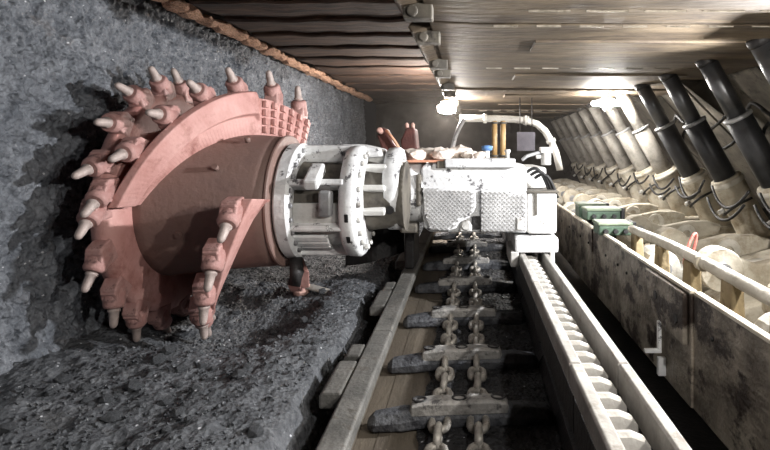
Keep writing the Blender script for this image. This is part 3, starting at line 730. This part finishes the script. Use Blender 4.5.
# aprons
def apron(poly, nm):
    mb = MB(); mb.prism([(bx(p[0]), bz(p[1])) for p in poly], 'y', BY-.05, BY-.002); a = mb.build('apron', M['white'], body, .008)
    # raised tread ridges clipped to the outline
    t = MB(); ptl = [(bx(p[0]), bz(p[1])) for p in poly]
    def inside(x, z):
        c = False
        for i in range(len(ptl)):
            x1, z1 = ptl[i]; x2, z2 = ptl[i-1]
            if (z1 > z) != (z2 > z) and x < (x2-x1)*(z-z1)/(z2-z1)+x1: c = not c
        return c
    x0 = min(p[0] for p in ptl); x1 = max(p[0] for p in ptl); z0 = min(p[1] for p in ptl); z1 = max(p[1] for p in ptl)
    s = .042; j = 0; z = z0
    while z < z1:
        x = x0 + (s/2 if j % 2 else 0)
        while x < x1:
            if all(inside(x+dx, z+dz) for dx in (-.016, .016) for dz in (-.014, .014)):
                t.obox((x, BY-.055, z), (.048, .012, .011), Matrix.Rotation(R(36 if j % 2 else -36), 3, 'Y'))
            x += s
        z += s*.5; j += 1
    tr = t.build('tread', M['treadgrey'], a); tr['kind'] = 'stuff'
apron([(423, 187), (476, 190), (476, 206), (473, 212), (468, 216), (462, 218), (459, 223), (456, 228), (449, 230), (431, 229), (425, 215)], 'a')
apron([(481, 190), (526, 192), (526, 231), (481, 231)], 'b')
MB().lathe([(0, .05), (.04, .05), (.05, .035)], (bx(466), BY-.0, bz(225)), (0, -1, 0), 14).build('boss', M['white2'], body)
MB().box(bx(460), bx(472), BY-.04, BY-.001, bz(231), bz(224)).build('boss_pad', M['white2'], body, .01)
MB().box(bx(472), bx(480), BY-.03, BY-.001, bz(229), bz(216)).build('slot', M['dark'], body, .006)
MB().box(bx(516), bx(523), BY-.075, BY-.052, bz(229), bz(217)).build('hinge_lug', M['white2'], body, .01)
# top cover plate and deck
mb = MB(); mb.box(bx(445), bx(515), BY-.06, BY+.45, bz(167.5), bz(158.5)); mb.build('cover_plate', M['white'], body, .012)
MB().box(bx(404), bx(445), BY-.02, BY+.6, bz(162.4), bz(160)).build('deck_strip', M['copper'], body, .004)
MB().box(bx(437), bx(446), BY-.03, BY-.001, bz(168), bz(161)).build('stop', M['gob'], body, .006)
# right end: recessed control case and lower box, shoe
eY = BY + .12
MB().box(bx(527)+.002, bx(551), BY+.3, BY+1.3, bz(191), bz(168)).build('control_case', M['white2'], body, .03)
MB().box(bx(527)+.002, bx(557), BY+.0, BY+1.2, bz(234), bz(193)).build('end_case', M['white2'], body, .025)
MB().box(bx(526), bx(559), BY-.01, BY+1.0, bz(193), bz(191)).build('end_rim', M['gob'], body, .006)
MB().box(bx(534), bx(537), BY-.012, BY, bz(215), bz(193)).build('oil_streak_strip', M['gob'], body)
sh = MB().box(bx(514), bx(557), BY-.1, BY+.5, rz0+.0105, bz(236)).build('shoe', M['white'], body, .02)
MB().box(bx(512)-.02, .43, BY-.1, BY+.5, rz0-.12, rz0+.02).build('shoe_cheek', M['white2'], sh, .01)
MB().box(.715, .76, BY-.1, BY+.5, rz0-.12, rz0+.02).build('shoe_cheek', M['white2'], sh, .01)
# face-side support down to the conveyor sill
MB().box(-.70, -.60, BY+.55, BY+1.1, pz(BY+.8)+SILL+.004, -.76).build('support_leg', M['dark'], body, .02)
# hoses at the end of the machine
for k in range(3):
    pts = [P(527+4*k, 172+3*k, BY+.2) + Vector((.22*u, -.06*math.sin(u*PI), .10*math.sin(u*PI*1.1) - .16*u)) for u in [t/10 for t in range(11)]]
    MB().tube(pts, .016, 7).build('hose', M['hose'], body)
v_ = MB(); v_.cyl(P(546, 165, BY+.35), P(546, 150, BY+.35), .05, None, 12); v_.box(X_(540, BY+.35), X_(552, BY+.35), BY+.3, BY+.42, Z_(153, BY+.35), Z_(147, BY+.35)); v_.cyl(P(536, 157, BY+.35), P(546, 156, BY+.35), .022, None, 8)
v_.build('valve_stack', M['white2'], body, .008)
MB().tube([P(522, 160, BY+.3), P(527, 156, BY+.3), P(537, 153, BY+.32), P(543, 152, BY+.35)], .018, 8).build('pipe', M['grey'], body)
MB().lathe([(0, .02), (.05, .02), (.06, .03), (.085, .03), (.09, .015)], P(507.5, 158.5, BY+.2), (0, 0, 1), 12).build('filler_cap', M['white2'], body)

# rock lumps and slabs lying on the machine
random.seed(12)
bl = ['beside the blue valve', 'at the left end of the row']
for k in range(13):
    px = 412 + k*5.6 + random.uniform(-1, 1); yy = BY + random.uniform(.12, .4)
    s = random.uniform(.065, .10)
    if k > 9: s *= .75
    mb = MB(); mb.rock((X_(px, yy), yy, (bz(160) if px < 444 else bz(158.5)) + s*.55), (s*1.2, s, s*.75), k+21, 2, .35)
    tag(mb.build('rock_lump', M['lump']), 'pale rock lump on top of the white machine, %s in its row from the left' % (['first', 'second', 'third', 'fourth', 'fifth', 'sixth', 'seventh', 'eighth', 'ninth', 'tenth', 'eleventh', 'twelfth', 'last'][k]), 'rock', 'rock lumps on the machine')
# ochre pipes, blue valve, pale frame behind the machine
for k, px in enumerate((494.5, 503)):
    yy = BY + .8
    root = thing('hydraulic_pipe', ('left' if k == 0 else 'right') + ' of the two upright ochre pipes behind the machine top', 'pipe', P(px, 160, yy), 'upright ochre pipes')
    MB().cyl((X_(px, yy), yy, bz(164)+.002), (X_(px, yy), yy, Z_(121, yy)), .030, None, 12).build('pipe', M['yellow'], root)
    for py in (157, 124): MB().cyl(P(px, py, yy), P(px, py-2, yy), .040, None, 12).build('clamp', M['gob'], root)
yy = BY + .55
root = thing('valve', 'small blue valve on the white machine top beside ochre pipes', 'valve', (X_(487, yy), yy, bz(164)))
MB().cyl((X_(487, yy), yy, bz(164)+.002), (X_(487, yy), yy, Z_(150, yy)), .028, None, 10).build('stem', M['white2'], root)
MB().lathe([(0, .02), (.01, .055), (.05, .06), (.06, .02)], P(487, 151, yy), (0, 0, 1), 12).build('handwheel', M['blue'], root)
yy = 8.6
root = thing('sign_board', 'plain grey board hung in the dark gap behind the machine', 'board', P(526, 150, yy))
MB().box(X_(517, yy), X_(535, yy), yy, yy+.03, Z_(151, yy), Z_(132, yy)).build('sheet', M['panel'], root, .006)
for px in (520, 532): MB().cyl(P(px, 132, yy+.015), (X_(px, yy), yy+.015, .86), .008, None, 6).build('hanger', M['dark'], root)
yy = 8.9
root = thing('air_duct', 'pale duct pipe crossing under the roof and bending down beside the legs', 'duct', P(540, 120, yy))
pts = [P(460, 118.5, yy), P(485, 118.5, yy), P(510, 119, yy), P(526, 120.5, yy), P(537, 124, yy), P(545, 131, yy), P(551, 141, yy), P(556, 153, yy), P(560, 170, yy)]
MB().tube(pts, .058, 12).build('pipe', M['white2'], root)
for q in (1, 3, 6): 
    d = (pts[q+1]-pts[q]).normalized(); MB().cyl(pts[q]-d*.03, pts[q]+d*.03, .078, None, 14).build('coupling', M['white2'], root)
yy = 8.2
tag(MB().tube([P(464, 119, yy), P(459, 128, yy), P(455, 138, yy), P(452, 150, yy), P(449.5, 156, yy)], .035, 8).build('hose_line', M['grey']), 'grey hose hanging down under the bright lamp', 'hose')

# red-brown cowl and arm seen behind the white flanges
cy = 5.75
root = thing('drum_cowl', 'dark red-brown cowl arm standing behind the white flanges', 'cowl', P(395, 200, cy))
MB().prism([(X_(388, cy), Z_(225, cy)), (X_(382, cy), Z_(150, cy)), (X_(377, cy), Z_(136, cy)), (X_(380, cy), Z_(127, cy)), (X_(386, cy), Z_(129, cy)), (X_(393, cy), Z_(143, cy)), (X_(404, cy), Z_(158, cy)), (X_(402, cy), Z_(225, cy))], 'y', cy, cy+.25).build('arm_plate', M['cowl'], root, .015)
MB().prism([(X_(402, cy), Z_(160, cy)), (X_(400, cy), Z_(140, cy)), (X_(406, cy), Z_(127, cy)), (X_(414, cy), Z_(128, cy)), (X_(416, cy), Z_(146, cy)), (X_(420, cy), Z_(160, cy))], 'y', cy+.05, cy+.4).build('cowl_plate', M['cowl'], root, .015)
MB().tube([P(386, 130, cy-.05), P(394, 140, cy-.05), P(405, 158, cy-.05)], .016, 6).build('edge_rod', M['copper'], root)
for px in (407, 413): MB().lathe([(0, .02), (.04, .022), (.06, .01)], P(px, 128, cy+.1), (0, -.4, 1), 8).build('bolt', M['pinkcast'], root)
MB().lathe([(0, .03), (.08, .034), (.1, .02)], P(381, 132, cy-.01), (0, -1, .2), 10).build('pin', M['pinkcast'], root)
mb = MB(); vs = []; n = 12
for k in range(n+1):
    u = k/n; yy = cy + .30 - .16*math.sin(u*PI)
    zb = -1.30 + .16*u
    vs += [(-1.42 + .66*u, yy, zb), (-1.42 + .66*u, yy, -.14 - .10*(1-u)**2), (-1.42 + .66*u, yy+.05, -.14 - .10*(1-u)**2), (-1.42 + .66*u, yy+.05, zb)]
fs = [(k*4+b, k*4+(b+1) % 4, (k+1)*4+(b+1) % 4, (k+1)*4+b) for k in range(n) for b in range(4)] + [(0, 1, 2, 3), (n*4+3, n*4+2, n*4+1, n*4)]
mb.add(vs, fs).build('shade_skirt', M['dark'], root, .006)  # added dark skirt, shades the floor from the face lamp

# ================================================================== LAMPS
def lamp(key, label, ring=False, ztop=.858):
    (x, y, z), watts, c = LAMPS[key]
    root = thing('mine_lamp', label, 'lamp', (x, y, z), 'mine lamps')
    MB().lathe([(0, .07), (.015, .10), (.05, .10), (.07, .06), (max(.09, ztop-z-.065), .03)], (x, y, z+.065), (0, 0, 1), 20).build('housing', M['white2'], root)
    if key in ('key', 'legs', 'walk_fill'): MB().lathe([(.072, .05), (.068, .33), (.058, .34), (.060, .05)], (x, y, z), (0, 0, 1), 32, cap=False).build('shade_disc', M['white2'], root)  # added disc, keeps the lamp's upward light off the canopy
    if ring:
        MB().loop_tube([(x+.20*math.cos(a), y+.12*math.sin(a), z+.05) for a in [2*PI*k/24 for k in range(24)]], .035, 10).build('lamp_tube', emit('lamp_glass_ring', c, watts/(PI*.22)), root)
    else:
        g = 1.0 if key in ('key', 'legs', 'walk_fill') else 1.9; h = 1.0 if g == 1 else 2.8
        MB().lathe([(0, .012*g), (.004*h, .05*g), (.015*h, .075*g), (.03*h, .082*g), (.045*h, .08*g), (.055*h, .06*g)], (x, y, z+.062-.057*h), (0, 0, 1), 20).build('globe', M['glow'] if g == 1 else emit('lamp_glass_round', c, watts/(PI*.21)), root)
    for k in range(4):
        a = PI/4 + k*PI/2
        MB().tube([(x+.105*math.cos(a), y+.105*math.sin(a), z+.07), (x+.11*math.cos(a), y+.11*math.sin(a), z+.02), (x+.05*math.cos(a), y+.05*math.sin(a), z-.05)], .006, 5).build('guard_wire', M['grey'], root)
    if key not in ('key', 'legs', 'walk_fill'): return          # the glass itself is the light source
    ld = bpy.data.lights.new('lamp_light', 'POINT'); ld.energy = watts; ld.color = c; ld.shadow_soft_size = .04
    lo = bpy.data.objects.new('lamp_light', ld); col.objects.link(lo); lo.location = (x, y, z-.05 if key in ('key', 'legs', 'walk_fill') else z-.19); adopt(lo, root)
(kx, ky, kz), kw, kc = LAMPS['key']
kp = Vector((kx, ky, kz)); kd = (KEY_AIM - kp).normalized()
root = thing('flood_lamp', 'white flood lamp under the canopy between the nearest legs, aimed at the drum', 'lamp', kp, 'mine lamps')
kf = frame(kp, kd, (0, 1, 0)); k3 = kf.to_3x3()
mb = MB(); mb.obox(kp - kd*.07, (.16, .24, .12), k3); mb.build('housing', M['white2'], root, .015)
mb = MB(); mb.obox(kp + kd*.0, (.13, .21, .016), k3); mb.build('lens', M['glow'], root, .004)
for sgn in (-1, 1):
    mb = MB(); mb.obox(kp + kd*.06 + k3 @ Vector((0, sgn*.13, 0)), (.16, .012, .10), k3); mb.build('hood', M['white2'], root)
kv = Vector((kd.x, kd.y, .08)).normalized(); kv3 = frame(kp, kv, (0, 1, 0)).to_3x3()
mb = MB(); mb.obox(kp + kv*.19 + Vector((0, 0, .095)), (.36, .012, .46) if abs(kv3[2][1]) > .7 else (.012, .36, .46), kv3); mb.build('visor', M['white2'], root)  # added out of view to hold the flood light off the canopy
MB().cyl(kp - kd*.07 + Vector((0, 0, .05)), (kp.x - kd.x*.07, kp.y - kd.y*.07, .858), .02, None, 10).build('bracket', M['gob'], root)
ld = bpy.data.lights.new('lamp_light', 'SPOT'); ld.energy = kw; ld.color = kc; ld.shadow_soft_size = .05; ld.spot_size = R(124); ld.spot_blend = .55
lo = bpy.data.objects.new('lamp_light', ld); col.objects.link(lo); lo.location = kp + kd*.08; lo.rotation_euler = kd.to_track_quat('-Z', 'Y').to_euler(); adopt(lo, root)
lamp('legs', 'white guarded mine lamp over the conveyor beside the camera')
lamp('walk_fill', 'unseen fill lamp added over the supports beside the camera')
lamp('face', 'glaring round mine lamp hanging at the canopy edge above the machine')
lamp('props', 'ring shaped mine lamp glowing among the sloping legs', ring=True)

# ================================================================== COAL LUMPS AND SCRAP
random.seed(31)
lm = []
for k in range(6):
    mb = MB(); mb.rock((0, 0, 0), (1, 1, 1), k+40.4, 1, .4); me = mb.mesh('coal_lump'); me.materials.append(M['coal_floor']); lm.append(me)
spots = []
while len(spots) < 70:
    x = random.uniform(-2.5, -1.05); y = random.uniform(2.3, 5.8)
    if random.random() > math.exp(-((y-3.3)/1.2)**2) + .15: continue
    spots.append((x, y))
for k, (x, y) in enumerate(spots):
    s = random.uniform(.018, .05)
    o = inst('coal_lump', lm[k % 6], None, None, Matrix.Translation((x, y, floor_z(x, y)+s*.35)) @ Matrix.Rotation(random.uniform(0, 6), 4, 'Z') @ Matrix.Diagonal((s*1.2, s, s*.75, 1)))
    tag(o, 'small angular lump of coal lying on the loose coal floor', 'coal lump', 'coal lumps on the floor')
# fine crumbs
mb = MB()
for k in range(1500):
    x = random.uniform(-2.5, -1.02); y = 2.2 + 3.6*random.random()**1.3; s = random.uniform(.006, .016)
    z = floor_z(x, y); a = random.uniform(0, 6)
    mb.obox((x, y, z+s*.4), (s*1.6, s*1.3, s), Matrix.Rotation(a, 3, 'Z') @ Matrix.Rotation(a*2, 3, 'X'), .6)
tag(mb.build('coal_crumbs', M['coal_floor']), 'scattered small coal crumbs on the floor', 'coal crumbs', kind='stuff')
# coal fines and lumps riding in the trough beside the chain
mb = MB()
for k in range(220):
    y = random.uniform(2.2, 7.5); x = random.choice((random.uniform(-.30, -.10), random.uniform(-.06, .14))); s = random.uniform(.008, .022)
    mb.obox((x, y, pz(y)+s*.4), (s*1.6, s*1.3, s), Matrix.Rotation(k, 3, 'Z') @ Matrix.Rotation(k*2, 3, 'X'), .6)
tag(mb.build('trough_crumbs', M['flight']), 'coal crumbs scattered along the conveyor trough', 'coal crumbs', kind='stuff')
def bed(u, v):
    y = 1.2 + 8.2*v; e = .05*noise.noise(Vector((0, y*2.3, 1))) + .02*noise.noise(Vector((0, y*9, 5)))
    x0 = -.31 + e; x = x0 + (.485 - x0)*u; q = Vector((x, y, 0))
    h = .004 + .022*min(1, u*9)*(.6 + .8*noise.noise(q*9) + .5*noise.noise(q*24)) + .02*max(0, .5-crumb(q, 22.0))*min(1, u*9)
    return (x, y, pz(y) + max(.003, h))
tag(grid('coal_bed', M['coalbed'], 60, 520, bed), 'dark coal fines lying under the conveyor chains', 'coal fines', kind='stuff')
# pink casting with pale plate lying by the drum
gx, gy = X_(301, 5.25), 5.25; gz = floor_z(gx, gy)
root = thing('scrap_casting', 'small pink-brown casting with pale flat bar lying on the coal by the drum', 'casting', (gx, gy, gz))
MB().rock((gx, gy, gz+.07), (.085, .07, .085), 3.3, 2, .2).build('casting', M['pinkcast'], root)
MB().tube([(gx+.01, gy, gz+.1), (gx+.03, gy, gz+.16), (gx+.03, gy+.02, gz+.21)], [.05, .045, .03], 10).build('shank', M['pinkcast'], root)
mb = MB(); mb.obox((gx+.21, gy-.03, gz+.06), (.30, .10, .02), Matrix.Rotation(R(10), 3, 'X') @ Matrix.Rotation(R(10), 3, 'Y') @ Matrix.Rotation(R(-12), 3, 'Z')); mb.build('flat_bar', M['rack'], root, .006)

# ------------------------------------------------------------------ dust haze hanging in the working
hz_m = bpy.data.materials.new('dust_haze'); hz_m.use_nodes = True
hn = hz_m.node_tree.nodes; hn.remove(hn['Principled BSDF'])
vs_ = hn.new('ShaderNodeVolumeScatter'); vs_.inputs['Color'].default_value = (.95, .86, .78, 1); vs_.inputs['Density'].default_value = HAZE; vs_.inputs['Anisotropy'].default_value = .35
hz_m.node_tree.links.new(vs_.outputs[0], hn['Material Output'].inputs['Volume'])
hb = MB().box(-3.4, 5.6, 6.7, 17.4, -2.0, 1.6).build('dust_haze', hz_m)
tag(hb, 'thin brownish dust haze in the far part of the working', 'haze', kind='stuff')

# ------------------------------------------------------------------ lift everything by the camera height
for o in list(col.objects):
    if o.parent is None and o is not camo: o.location.z += ZC
